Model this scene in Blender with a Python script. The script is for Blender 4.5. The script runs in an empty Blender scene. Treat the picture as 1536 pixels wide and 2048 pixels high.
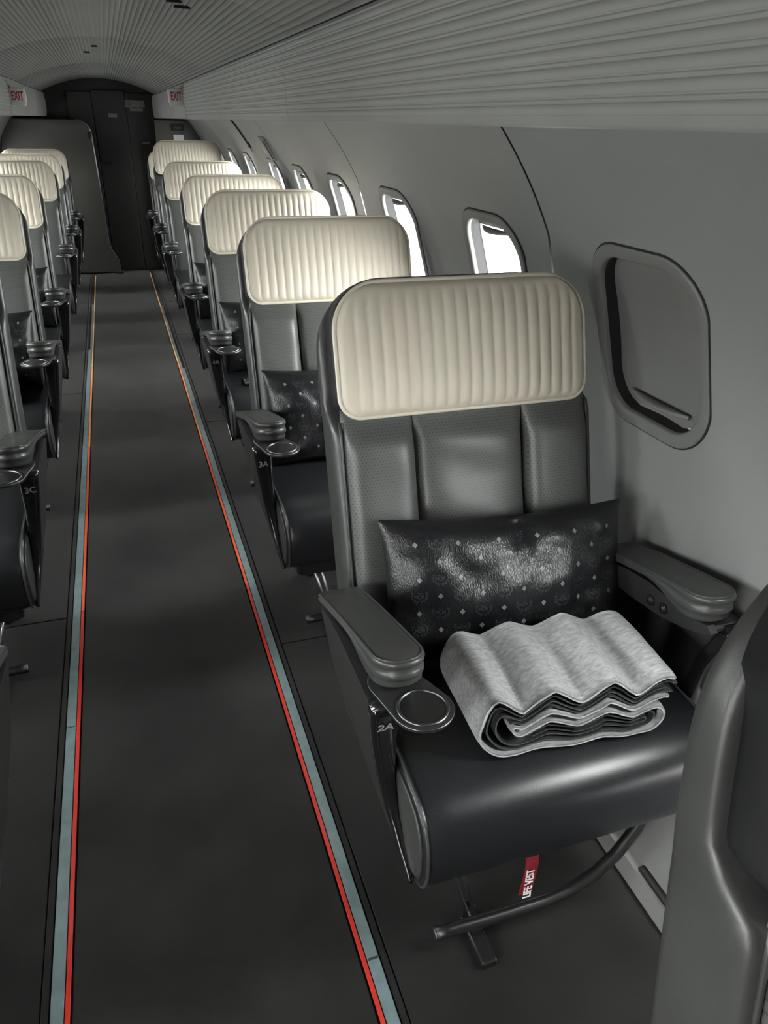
import bpy, bmesh, math, random
import numpy as np
from mathutils import Matrix, Vector, noise
random.seed(4)
S = bpy.context.scene
COL = S.collection

# ------------------------------------------------------------------ camera
CAM_H = 1.5
YAW, PITCH, ROLL, FPX = map(float, (18.972, 27.414, 1.2, 1500))
def make_camera():
    y, p, r = map(math.radians, (YAW, PITCH, ROLL))
    fwd = Vector((math.sin(y)*math.cos(p), math.cos(y)*math.cos(p), -math.sin(p)))
    right = Vector((math.cos(y), -math.sin(y), 0))
    up = right.cross(fwd)
    r2 = right*math.cos(r) + up*math.sin(r)
    u2 = up*math.cos(r) - right*math.sin(r)
    cd = bpy.data.cameras.new('camera')
    cd.sensor_fit = 'VERTICAL'; cd.sensor_height = 36.0; cd.lens = FPX/2048*36.0
    cd.clip_start = 0.02; cd.clip_end = 200
    co = bpy.data.objects.new('camera', cd); COL.objects.link(co)
    m = Matrix((r2, u2, -fwd)).transposed().to_4x4(); m.translation = (0, 0, CAM_H)
    co.matrix_world = m
    S.camera = co
make_camera()

# ------------------------------------------------------------------ world, exposure
W = bpy.data.worlds.new('overcast_sky'); S.world = W; W.use_nodes = True
bg = W.node_tree.nodes['Background']
bg.inputs[1].default_value = 30.0
def sky_nodes():
    N = W.node_tree.nodes; L = W.node_tree.links
    tc = N.new('ShaderNodeTexCoord'); sp = N.new('ShaderNodeSeparateXYZ'); L.new(tc.outputs['Generated'], sp.inputs[0])
    mr = N.new('ShaderNodeMapRange'); mr.inputs['From Min'].default_value = -.06; mr.inputs['From Max'].default_value = .06; L.new(sp.outputs['Z'], mr.inputs['Value'])
    mx = N.new('ShaderNodeMix'); mx.data_type = 'RGBA'; L.new(mr.outputs['Result'], mx.inputs['Factor'])
    mx.inputs['A'].default_value = (.48, .475, .465, 1); mx.inputs['B'].default_value = (1.0, .99, .97, 1); L.new(mx.outputs['Result'], bg.inputs[0])
sky_nodes()
S.view_settings.view_transform = 'Standard'; S.view_settings.look = 'None'
S.view_settings.gamma = 1.0; S.view_settings.use_curve_mapping = False
S.view_settings.exposure = 0.84
try:
    S.cycles.max_bounces = 10; S.cycles.diffuse_bounces = 6; S.cycles.glossy_bounces = 4
    S.cycles.transparent_max_bounces = 12; S.cycles.caustics_reflective = False; S.cycles.caustics_refractive = False
except Exception: pass

# layout -------------------------------------------------------------------
R_W, ZC = 1.08, 0.80                       # cabin wall cylinder
YF, YB = -1.90, 9.04                       # front end, aft bulkhead
WIN_Y = [-0.28, 0.52, 1.31, 2.02, 2.82, 3.61, 4.39, 5.14, 6.12, 6.95, 7.76, 8.50]
A0 = math.radians(15.9)                    # window centre angle on the cylinder
ROWS = [0.27, 1.37, 2.49, 3.57, 4.65, 6.18, 7.28, 8.36]
SEAT_X = 0.665

def wallpt(y, s, d, sx):
    a = A0 + s/R_W
    return (sx*(R_W+d)*math.cos(a), y, ZC+(R_W+d)*math.sin(a))

# daylight enters through the windows: sampling portals of the sky at each opening
for sx in (1, -1):
    for k, wy in enumerate(WIN_Y):
        if sx == 1 and abs(wy-1.31) < .01: continue
        ld = bpy.data.lights.new('window_portal', 'AREA'); ld.shape = 'RECTANGLE'; ld.size = .30; ld.size_y = .36
        ld.cycles.is_portal = True
        lo = bpy.data.objects.new('window_portal', ld); COL.objects.link(lo)
        p = Vector(wallpt(wy, 0, .085, sx)); n = Vector((-sx*math.cos(A0), 0, -math.sin(A0)))
        q = n.to_track_quat('-Z', 'Y'); lo.location = p
        zc = -n; xa = Vector((0, 1, 0)); ya = zc.cross(xa)
        lo.matrix_world = Matrix((xa, ya, zc)).transposed().to_4x4(); lo.location = p

# unseen service door slit added behind the camera, left; narrowed to tune front light
DOOR_Y0, DOOR_Y1, DOOR_Z1 = -.78, -.62, 1.46
ld = bpy.data.lights.new('unseen_door_portal', 'AREA'); ld.shape = 'RECTANGLE'; ld.size = DOOR_Y1-DOOR_Y0; ld.size_y = DOOR_Z1; ld.cycles.is_portal = True
lo = bpy.data.objects.new('unseen_door_portal', ld); COL.objects.link(lo)
lo.matrix_world = Matrix(((0, 1, 0), (0, 0, 1), (1, 0, 0))).transposed().to_4x4() if False else Matrix(((0, 0, -1), (1, 0, 0), (0, -1, 0))).to_4x4(); lo.location = (-1.14, (DOOR_Y0+DOOR_Y1)/2, DOOR_Z1/2)
# ------------------------------------------------------------------ materials
def srgb(r, g, b):
    f = lambda c: (c/255/12.92) if c/255 <= .04045 else ((c/255+.055)/1.055)**2.4
    return (f(r), f(g), f(b), 1)
MATS = {}
def mat(name, col, rough=.5, metal=0., spec=.5, noise_amt=0., noise_scale=20., bump=0., bump_scale=200., bump_dist=.001,
        kind=None, sheen=0., coat=0., stretch=None, rough_var=0.):
    m = bpy.data.materials.new(name); m.use_nodes = True; nt = m.node_tree; N = nt.nodes; L = nt.links
    b = N['Principled BSDF']
    b.inputs['Base Color'].default_value = (*col[:3], 1); b.inputs['Roughness'].default_value = rough
    b.inputs['Metallic'].default_value = metal; b.inputs['Specular IOR Level'].default_value = spec
    if sheen: b.inputs['Sheen Weight'].default_value = sheen; b.inputs['Sheen Roughness'].default_value = .5
    if coat: b.inputs['Coat Weight'].default_value = coat; b.inputs['Coat Roughness'].default_value = .08
    tc = N.new('ShaderNodeTexCoord')
    src = tc.outputs['Object']
    if stretch:
        mp = N.new('ShaderNodeMapping'); mp.inputs['Scale'].default_value = stretch; L.new(src, mp.inputs['Vector']); src = mp.outputs['Vector']
    colsock = None
    if noise_amt:
        n = N.new('ShaderNodeTexNoise'); n.inputs['Scale'].default_value = noise_scale; n.inputs['Detail'].default_value = 5
        L.new(src, n.inputs['Vector'])
        mr = N.new('ShaderNodeMapRange'); mr.inputs['From Min'].default_value = .25; mr.inputs['From Max'].default_value = .75
        mr.inputs['To Min'].default_value = 1-noise_amt; mr.inputs['To Max'].default_value = 1+noise_amt
        L.new(n.outputs['Fac'], mr.inputs['Value'])
        mx = N.new('ShaderNodeVectorMath'); mx.operation = 'SCALE'; mx.inputs[0].default_value = col[:3]
        L.new(mr.outputs['Result'], mx.inputs['Scale']); L.new(mx.outputs['Vector'], b.inputs['Base Color']); colsock = mx
        if rough_var:
            r2 = N.new('ShaderNodeMapRange'); r2.inputs['From Min'].default_value = .3; r2.inputs['From Max'].default_value = .7
            r2.inputs['To Min'].default_value = rough-rough_var; r2.inputs['To Max'].default_value = rough+rough_var
            L.new(n.outputs['Fac'], r2.inputs['Value']); L.new(r2.outputs['Result'], b.inputs['Roughness'])
    if kind == 'perf':                       # punched leather: staggered dots from UV metres
        uv = N.new('ShaderNodeUVMap'); sp = N.new('ShaderNodeSeparateXYZ'); L.new(uv.outputs['UV'], sp.inputs[0])
        def M(op, a, bb=None, c=None):
            x = N.new('ShaderNodeMath'); x.operation = op
            for i, v in enumerate((a, bb, c)):
                if v is None: continue
                if isinstance(v, (int, float)): x.inputs[i].default_value = v
                else: L.new(v, x.inputs[i])
            return x.outputs[0]
        st = .0072
        u1 = M('DIVIDE', sp.outputs[0], st); v1 = M('DIVIDE', sp.outputs[1], st*.9)
        half = M('MULTIPLY', M('MODULO', M('FLOOR', v1), 2.0), .5)
        fu = M('SUBTRACT', M('FRACT', M('ADD', u1, half)), .5); fv = M('SUBTRACT', M('FRACT', v1), .5)
        d = M('SQRT', M('ADD', M('MULTIPLY', fu, fu), M('MULTIPLY', fv, fv)))
        dot = M('SMOOTH_MAX', M('SUBTRACT', 1.0, M('DIVIDE', d, .23)), 0.0, .1)
        dot = M('MINIMUM', dot, 1.0)
        mx2 = N.new('ShaderNodeMix'); mx2.data_type = 'RGBA'
        L.new(M('MULTIPLY', M('GREATER_THAN', dot, .12), .55), mx2.inputs['Factor'])
        if colsock: L.new(colsock.outputs['Vector'], mx2.inputs['A'])
        else: mx2.inputs['A'].default_value = (*col[:3], 1)
        mx2.inputs['B'].default_value = (.004, .004, .004, 1); L.new(mx2.outputs['Result'], b.inputs['Base Color'])
    if bump:
        bp = N.new('ShaderNodeBump'); bp.inputs['Strength'].default_value = bump; bp.inputs['Distance'].default_value = bump_dist
        if kind == 'grain':
            t = N.new('ShaderNodeTexVoronoi'); t.feature = 'DISTANCE_TO_EDGE'; t.inputs['Scale'].default_value = bump_scale
            nn = N.new('ShaderNodeTexNoise'); nn.inputs['Scale'].default_value = bump_scale*.5; L.new(src, nn.inputs['Vector'])
            ad = N.new('ShaderNodeVectorMath'); ad.operation = 'MULTIPLY_ADD'; ad.inputs[1].default_value = (.012, .012, .012)
            L.new(nn.outputs['Color'], ad.inputs[0]); L.new(src, ad.inputs[2]); L.new(ad.outputs['Vector'], t.inputs['Vector'])
            rr = N.new('ShaderNodeMapRange'); rr.inputs['From Max'].default_value = .25
            L.new(t.outputs['Distance'], rr.inputs['Value']); L.new(rr.outputs['Result'], bp.inputs['Height'])
        elif kind == 'weave':
            t = N.new('ShaderNodeTexWave'); t.wave_type = 'BANDS'; t.bands_direction = 'Z'; t.inputs['Scale'].default_value = bump_scale
            t.inputs['Distortion'].default_value = 1.5; L.new(src, t.inputs['Vector']); L.new(t.outputs['Fac'], bp.inputs['Height'])
        else:
            t = N.new('ShaderNodeTexNoise'); t.inputs['Scale'].default_value = bump_scale; t.inputs['Detail'].default_value = 4
            L.new(src, t.inputs['Vector']); L.new(t.outputs['Fac'], bp.inputs['Height'])
        L.new(bp.outputs['Normal'], b.inputs['Normal'])
    MATS[name] = m
    return m
def glass(name):
    m = bpy.data.materials.new(name); m.use_nodes = True; nt = m.node_tree; N = nt.nodes; L = nt.links
    for n in list(N):
        if n.type == 'BSDF_PRINCIPLED': N.remove(n)
    t = N.new('ShaderNodeBsdfTransparent'); t.inputs[0].default_value = (.95, .97, .97, 1)
    g = N.new('ShaderNodeBsdfGlossy'); g.inputs['Roughness'].default_value = .03
    mx = N.new('ShaderNodeMixShader'); lw = N.new('ShaderNodeLayerWeight'); lw.inputs['Blend'].default_value = .5
    pw = N.new('ShaderNodeMath'); pw.operation = 'POWER'; pw.inputs[1].default_value = 5.0; L.new(lw.outputs['Facing'], pw.inputs[0])
    fr = N.new('ShaderNodeMath'); fr.operation = 'MULTIPLY_ADD'; fr.inputs[1].default_value = .45; fr.inputs[2].default_value = .03; L.new(pw.outputs[0], fr.inputs[0])
    L.new(fr.outputs[0], mx.inputs[0]); L.new(t.outputs[0], mx.inputs[1]); L.new(g.outputs[0], mx.inputs[2])
    L.new(mx.outputs[0], N['Material Output'].inputs['Surface']); MATS[name] = m
    return m
LEATHER = mat('grey_leather', (.043, .0445, .043), .36, noise_amt=.08, noise_scale=8, bump=.25, bump_scale=600, bump_dist=.0006, rough_var=.05)
PERF = mat('perforated_leather', (.088, .091, .088), .42, noise_amt=.06, noise_scale=6, bump=.2, bump_scale=500, bump_dist=.0006, kind='perf')
SEATPERF = mat('seat_leather', (.0125, .0132, .0155), .33, noise_amt=.08, noise_scale=6, bump=.2, bump_scale=500, bump_dist=.0006, kind='perf')
BLACKL = mat('black_leather', (.012, .012, .013), .45, bump=.2, bump_scale=500, bump_dist=.0005)
CREAM = mat('cream_leather', (.66, .60, .495), .42, noise_amt=.05, noise_scale=5, bump=.15, bump_scale=500, bump_dist=.0005)
CREAMP = mat('cream_piping', (.68, .63, .53), .4, noise_amt=.04, noise_scale=15)
PLASTIC = mat('dark_grey_plastic', (.017, .0175, .0172), .45, noise_amt=.08, noise_scale=10, bump=.2, bump_scale=900, bump_dist=.0004)
GLOSS = mat('gloss_black', (.008, .008, .009), .14, noise_amt=.1, noise_scale=6, coat=.3)
CHROME = mat('brushed_metal', (.55, .56, .57), .28, metal=1., noise_amt=.06, noise_scale=30)
STEEL = mat('dark_steel', (.16, .165, .17), .35, metal=1., noise_amt=.08, noise_scale=30)
BLACKP = mat('satin_black', (.010, .010, .010), .35, noise_amt=.1, noise_scale=20)
WALLM = mat('wall_vinyl', (.205, .21, .208), .55, noise_amt=.05, noise_scale=3, bump=.12, bump_scale=110, bump_dist=.0006, kind='weave')
FRAMEM = mat('window_frame_plastic', (.155, .157, .150), .5, noise_amt=.03, noise_scale=10, bump=.05, bump_scale=700, bump_dist=.0004)
SHADEM = mat('shade_plastic', (.165, .167, .160), .5, noise_amt=.03, noise_scale=10)
CEILM = mat('ceiling_vinyl', (.205, .208, .196), .6, noise_amt=.05, noise_scale=6, bump=.15, bump_scale=500, bump_dist=.0005)
VALM = mat('valance_vinyl', (.235, .238, .225), .55, noise_amt=.04, noise_scale=5, bump=.12, bump_scale=500, bump_dist=.0005)
GAPM = mat('joint_black', (.006, .006, .006), .8, noise_amt=.1, noise_scale=30)
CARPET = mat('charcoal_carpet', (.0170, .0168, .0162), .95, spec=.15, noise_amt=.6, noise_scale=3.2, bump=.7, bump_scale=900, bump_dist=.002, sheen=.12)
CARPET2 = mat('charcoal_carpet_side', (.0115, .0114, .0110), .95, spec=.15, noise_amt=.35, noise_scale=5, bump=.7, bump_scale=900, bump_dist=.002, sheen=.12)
GREYSTRIP = mat('grey_marker', (.15, .205, .215), .35, noise_amt=.2, noise_scale=25)
BULK = mat('bulkhead_dark', (.0105, .0102, .0095), .6, noise_amt=.12, noise_scale=6, bump=.15, bump_scale=500, bump_dist=.0006)
DIVM = mat('divider_leather', (.062, .060, .055), .36, noise_amt=.08, noise_scale=6, bump=.2, bump_scale=400, bump_dist=.0006)
PILLOW = mat('pillow_leather', (.0085, .0085, .0100), .34, noise_amt=.06, noise_scale=12, bump=.20, bump_scale=150, bump_dist=.0015, kind='grain', stretch=(1.5, 1, .7))
PRINT = mat('pillow_print', (.17, .175, .19), .38, noise_amt=.15, noise_scale=60)
PRINT2 = mat('pillow_print_dim', (.040, .042, .050), .4, noise_amt=.15, noise_scale=60)
FLEECE = mat('light_fleece', (.34, .345, .345), .95, spec=.1, noise_amt=.38, noise_scale=150, bump=.8, bump_scale=420, bump_dist=.003, sheen=.3, stretch=(.2, 1, 1))
LINING = mat('dark_lining', (.055, .057, .058), .8, spec=.3, noise_amt=.12, noise_scale=40, bump=.3, bump_scale=500, bump_dist=.001)
WHITEP = mat('white_plastic', (.62, .62, .60), .35, noise_amt=.03, noise_scale=15)
REDP = mat('red_print', (.42, .02, .03), .5, noise_amt=.05, noise_scale=30)
WHITEINK = mat('white_print', (.75, .75, .75), .5, noise_amt=.05, noise_scale=40)
GREYINK = mat('grey_print', (.30, .30, .30), .45, noise_amt=.05, noise_scale=40)
LABELG = mat('label_grey', (.13, .13, .125), .5, noise_amt=.15, noise_scale=40)
REDTAPE = mat('red_strap', (.20, .006, .014), .6, noise_amt=.15, noise_scale=40)
CARD = mat('white_card', (.45, .45, .44), .6, noise_amt=.04, noise_scale=40)
DADO = mat('dado_grey', (.22, .224, .22), .5, noise_amt=.06, noise_scale=8)
GLASS = glass('window_glass')
REDS = [mat('red_marker', (.52, .030, .018), .5, noise_amt=.12, noise_scale=30), mat('red_marker_glance_near', (.62, .095, .032), .5, noise_amt=.12, noise_scale=30),
        mat('red_marker_glance_mid', (.72, .25, .08), .5, noise_amt=.12, noise_scale=30), mat('red_marker_glance_far', (.70, .42, .19), .5, noise_amt=.12, noise_scale=30)]  # farther segments paler: the shift from glancing light put into the colour

# ------------------------------------------------------------------ mesh helpers
class MB:
    """collects faces for one mesh object"""
    def __init__(s): s.v = []; s.f = []; s.uv = {}
    def add(s, verts, faces, flip=False):
        o = len(s.v); s.v += [tuple(p) for p in verts]
        for f in faces: s.f.append(tuple(o+i for i in (reversed(f) if flip else f)))
        return o
    def grid(s, fn, nu, nv, closeu=False, uvfn=None):
        o = len(s.v)
        cu = nu if closeu else nu+1
        for j in range(nv+1):
            for i in range(cu):
                s.v.append(tuple(fn(i/nu, j/nv)))
                if uvfn: s.uv[len(s.v)-1] = uvfn(i/nu, j/nv)
        for j in range(nv):
            for i in range(nu):
                i2 = (i+1) % cu if closeu else i+1
                s.f.append((o+j*cu+i, o+j*cu+i2, o+(j+1)*cu+i2, o+(j+1)*cu+i))
        return o
    def rings(s, rings, cap0=True, cap1=True, close=True):
        n = len(rings[0]); o = len(s.v)
        for r in rings: s.v += [tuple(p) for p in r]
        for k in range(len(rings)-1):
            for i in range(n if close else n-1):
                j = (i+1) % n
                s.f.append((o+k*n+i, o+k*n+j, o+(k+1)*n+j, o+(k+1)*n+i))
        if cap0: s.f.append(tuple(o+i for i in reversed(range(n))))
        if cap1: s.f.append(tuple(o+(len(rings)-1)*n+i for i in range(n)))
        return o
    def box(s, c, h, M=None):
        pts = [Vector((sx*h[0], sy*h[1], sz*h[2])) for sx in (-1, 1) for sy in (-1, 1) for sz in (-1, 1)]
        if M is not None: pts = [M @ p for p in pts]
        pts = [p+Vector(c) for p in pts]
        s.add(pts, [(0, 1, 3, 2), (4, 6, 7, 5), (0, 4, 5, 1), (2, 3, 7, 6), (0, 2, 6, 4), (1, 5, 7, 3)])
    def rbox(s, c, h, b=.004):
        """box with chamfered edges (rings along z)"""
        def ring(z, ins):
            x, y = h[0]-ins, h[1]-ins; q = b
            return [(c[0]+a, c[1]+d, c[2]+z) for a, d in ((x-q, -y), (x, -y+q), (x, y-q), (x-q, y), (-x+q, y), (-x, y-q), (-x, -y+q), (-x+q, -y))]
        s.rings([ring(-h[2], b), ring(-h[2]+b, 0), ring(h[2]-b, 0), ring(h[2], b)])
    def tube(s, path, r, n=10, closed=False, caps=True):
        P = [Vector(p) for p in path]; m = len(P); rs = r if isinstance(r, (list, tuple)) else [r]*m
        rings = []; prev = None
        for i in range(m):
            if closed: t = P[(i+1) % m]-P[i-1]
            else: t = P[min(i+1, m-1)]-P[max(i-1, 0)]
            if t.length < 1e-9: t = Vector((0, 0, 1))
            t.normalize()
            if prev is None:
                a = t.orthogonal().normalized()
            else:
                a = prev-t*prev.dot(t)
                a = a.normalized() if a.length > 1e-6 else t.orthogonal().normalized()
            prev = a; b = t.cross(a)
            rings.append([P[i]+(a*math.cos(2*math.pi*k/n)+b*math.sin(2*math.pi*k/n))*rs[i] for k in range(n)])
        if closed: rings.append(rings[0]); s.rings(rings, False, False)
        else: s.rings(rings, caps, caps)
    def build(s, name, material, parent=None, mirror=False, smooth=True, sharp=None):
        v = [(-x, y, z) for x, y, z in s.v] if mirror else s.v
        f = [tuple(reversed(q)) for q in s.f] if mirror else s.f
        me = bpy.data.meshes.new(name); me.from_pydata(v, [], f)
        if s.uv:
            ul = me.uv_layers.new(name='UVMap')
            for lp in me.loops: ul.data[lp.index].uv = s.uv.get(lp.vertex_index, (0, 0))
        me.materials.append(material)
        if smooth:
            me.polygons.foreach_set('use_smooth', [True]*len(me.polygons))
            if sharp: me.set_sharp_from_angle(angle=math.radians(sharp))
        me.update()
        o = bpy.data.objects.new(name, me); COL.objects.link(o)
        if parent: o.parent = parent
        return o
def empty(name, loc=(0, 0, 0), rz=0):
    o = bpy.data.objects.new(name, None); COL.objects.link(o); o.location = loc; o.rotation_euler = (0, 0, rz); o.empty_display_size = .1
    return o
def tag(o, label, cat, group=None):
    o['label'] = label; o['category'] = cat
    if group: o['group'] = group
    return o
def struct(o):
    o['kind'] = 'structure'; return o
def copy_tree(o, parent=None):
    c = o.copy(); COL.objects.link(c)
    if parent: c.parent = parent
    for ch in list(o.children): copy_tree(ch, c)
    return c
def text_obj(s, size, name, material, parent, M, squash=1.0, depth=.0006, bold=0.0):
    cu = bpy.data.curves.new('t', 'FONT'); cu.body = s; cu.size = size; cu.align_x = 'CENTER'; cu.align_y = 'CENTER'; cu.extrude = depth; cu.offset = bold
    to = bpy.data.objects.new('t', cu); COL.objects.link(to)
    dg = bpy.context.evaluated_depsgraph_get(); me = bpy.data.meshes.new_from_object(to.evaluated_get(dg)); me.name = name
    bpy.data.objects.remove(to); bpy.data.curves.remove(cu)
    for v in me.vertices: v.co = M @ Vector((v.co.x*squash, v.co.y, v.co.z))
    me.materials.clear(); me.materials.append(material)
    o = bpy.data.objects.new(name, me); COL.objects.link(o); o.parent = parent
    return o
def frameM(origin, xdir, ydir):
    x = Vector(xdir).normalized(); z = x.cross(Vector(ydir)).normalized(); y = z.cross(x)
    m = Matrix((x, y, z)).transposed().to_4x4(); m.translation = origin
    return m
def rrect(hw, hh, r, n=10):
    """closed outline of a rounded rectangle, counter-clockwise"""
    out = []
    for cx, cy, a0 in ((hw-r, hh-r, 0), (-hw+r, hh-r, 90), (-hw+r, -hh+r, 180), (hw-r, -hh+r, 270)):
        for k in range(n+1):
            a = math.radians(a0+90*k/n); out.append((cx+r*math.cos(a), cy+r*math.sin(a)))
    return out
def interp(x, xs, ys):
    return float(np.interp(x, xs, ys))
def sstep(a, b, x):
    t = min(max((x-a)/(b-a), 0), 1); return t*t*(3-2*t)

# ------------------------------------------------------------------ the cabin shell
def build_floor():
    b = MB(); b.box((0, (YF+YB)/2, -.03), (1.05, (YB-YF)/2+.05, .024)); fl = struct(b.build('floor', GAPM, smooth=False))
    def slab(x0, x1, y0, y1, name, m):
        q = MB(); q.rbox(((x0+x1)/2, (y0+y1)/2, -.004), (abs(x1-x0)/2, (y1-y0)/2, .004), .0015)
        o = q.build(name, m, fl, smooth=False); return o
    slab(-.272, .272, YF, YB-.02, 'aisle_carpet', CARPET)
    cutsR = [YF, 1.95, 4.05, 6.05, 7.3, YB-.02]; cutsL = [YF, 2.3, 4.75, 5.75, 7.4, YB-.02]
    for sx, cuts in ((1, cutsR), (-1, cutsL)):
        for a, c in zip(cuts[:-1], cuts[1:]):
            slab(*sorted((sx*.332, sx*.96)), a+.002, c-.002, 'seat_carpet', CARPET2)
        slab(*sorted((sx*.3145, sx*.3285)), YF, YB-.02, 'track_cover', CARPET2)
    return fl
FLOOR = build_floor()

def build_strips():
    for sx, cuts, nm, side in ((1, [YF, .88, 3.0, 5.1, 7.1, 8.86], 'right', 'right'), (-1, [YF, 1.75, 3.84, 5.75, 7.3, 8.78], 'left', 'left')):
        e = empty('floor_path_marking', (sx*.292, 0, 0))
        tag(e, 'red and grey floor marking strip along the %s edge of the aisle' % side, 'floor strip')
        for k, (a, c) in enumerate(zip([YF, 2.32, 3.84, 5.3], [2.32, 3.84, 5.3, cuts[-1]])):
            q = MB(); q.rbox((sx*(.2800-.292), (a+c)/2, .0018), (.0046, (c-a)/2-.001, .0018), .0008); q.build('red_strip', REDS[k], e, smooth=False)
        for k, (a, c) in enumerate(zip(cuts[:-1], cuts[1:])):
            if k < 4:
                w = .0122 if k < 3 else .006
                q = MB(); q.rbox((sx*(.2868+w-.292), (a+c)/2, .0010), (w, (c-a)/2-.002, .0016), .0008); q.build('grey_strip', GREYSTRIP, e, smooth=False)
            if k:
                q = MB(); q.rbox((sx*(.2990-.292), a, .0012), (.0118, .003, .0019), .0008); q.build('strip_joint', CHROME, e, smooth=False)
build_strips()

WIN_HW, WIN_HH, WIN_R = .190, .208, .115
S_TOP, S_BOT = .545, -.645
def wall_side(sx, nm):
    root = struct(empty('wall_'+nm, (sx*1.0, 0, 0)))
    ox = -sx*1.0
    joints = [YF, 1.665, 3.22, 4.83, 5.66, 7.36, YB]
    bounds = [-.57, .12] + [(WIN_Y[i]+WIN_Y[i+1])/2 for i in range(1, len(WIN_Y)-1)] + [YB]
    bounds[3] = 1.665; bounds[5] = 3.22; bounds[7] = 4.83; bounds[8] = 5.66; bounds[10] = 7.36; bounds[11] = 8.14
    hole = rrect(WIN_HW-.022, WIN_HH-.022, WIN_R-.02, 12); n = len(hole)
    for k, wy in enumerate(WIN_Y):
        y0, y1 = bounds[k], bounds[k+1]
        g = .0050
        if any(abs(y0-j) < .02 for j in joints): y0 += g
        if any(abs(y1-j) < .02 for j in joints): y1 -= g
        b = MB(); rings = []
        for r in range(13):
            t = (r/12)**1.3; ring = []
            for (hy, hs) in hole:
                # ray from centre to rectangle edge
                dy, ds = hy, hs
                ty = ((y1-wy) if dy > 0 else (wy-y0))/max(abs(dy), 1e-6); ts = (S_TOP if ds > 0 else -S_BOT)/max(abs(ds), 1e-6)
                q = min(ty, ts); ey, es = dy*q, ds*q
                ring.append((wy+hy+(ey-hy)*t, hs+(es-hs)*t))
            rings.append(ring)
        # exact rectangle corners: snap nearest outline vertex
        last = rings[-1]
        for cy, cs in ((y1, S_TOP), (y0, S_TOP), (y0, S_BOT), (y1, S_BOT)):
            i = min(range(n), key=lambda q: (last[q][0]-cy)**2+(last[q][1]-cs)**2); last[i] = (cy, cs)
        R3 = [[(wallpt(y, s, 0, sx)[0]+ox, y, wallpt(y, s, 0, sx)[2]) for y, s in ring] for ring in rings]
        b.rings(R3, False, False)
        if sx > 0: b.f = [tuple(reversed(f)) for f in b.f]
        b.build('wall_panel', WALLM, root)
    for a, c in ([(YF, DOOR_Y0), (DOOR_Y1-.02, -.57)] if sx < 0 else [(YF, -.57)]):
        b = MB(); b.grid(lambda u, v: (wallpt(0, S_BOT+(S_TOP-S_BOT)*v, 0, sx)[0]+ox, a+(c-a)*u, wallpt(0, S_BOT+(S_TOP-S_BOT)*v, 0, sx)[2]), 4, 28)
        b.build('wall_panel', WALLM, root)
    for j in joints[1:-1]:                   # dark backing behind the panel joints
        b = MB(); b.grid(lambda u, v: (wallpt(0, S_BOT+(S_TOP-S_BOT)*v, .003, sx)[0]+ox, j-.05+.10*u, wallpt(0, S_BOT+(S_TOP-S_BOT)*v, .003, sx)[2]), 1, 24)
        b.build('joint_backing', GAPM, root)
    # lower wall panel down to the floor with a kick ledge and slots
    b = MB()
    prof = [(1.062, .455), (1.052, .445), (1.030, .40), (.985, .26), (.965, .225), (.955, .20), (.925, .09), (.918, .055), (.902, .045), (.893, .0), (.893, -.02)]
    for a, c in ([(YF, DOOR_Y0), (DOOR_Y1, YB)] if sx < 0 else [(YF, YB)]):
        b.grid(lambda u, v: (sx*prof[round(u*(len(prof)-1))][0]+ox, a+(c-a)*v, prof[round(u*(len(prof)-1))][1]), len(prof)-1, 60)
    b.build('lower_panel', DADO, root, sharp=25)
    for k in range(12):
        yy = .33+k*.24
        q = MB(); o2 = rrect(.052, .011, .0105, 6)
        q.rings([[(sx*(.912+s*.40)-sx*d+ox, yy+y, .0475+s*.25+.012) for y, s in o2] for d in (.0065, -.004)], True, True)
        q.build('vent_slot', GAPM, root)
    return root
WALL_R = wall_side(1, 'right'); WALL_L = wall_side(-1, 'left')

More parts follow.
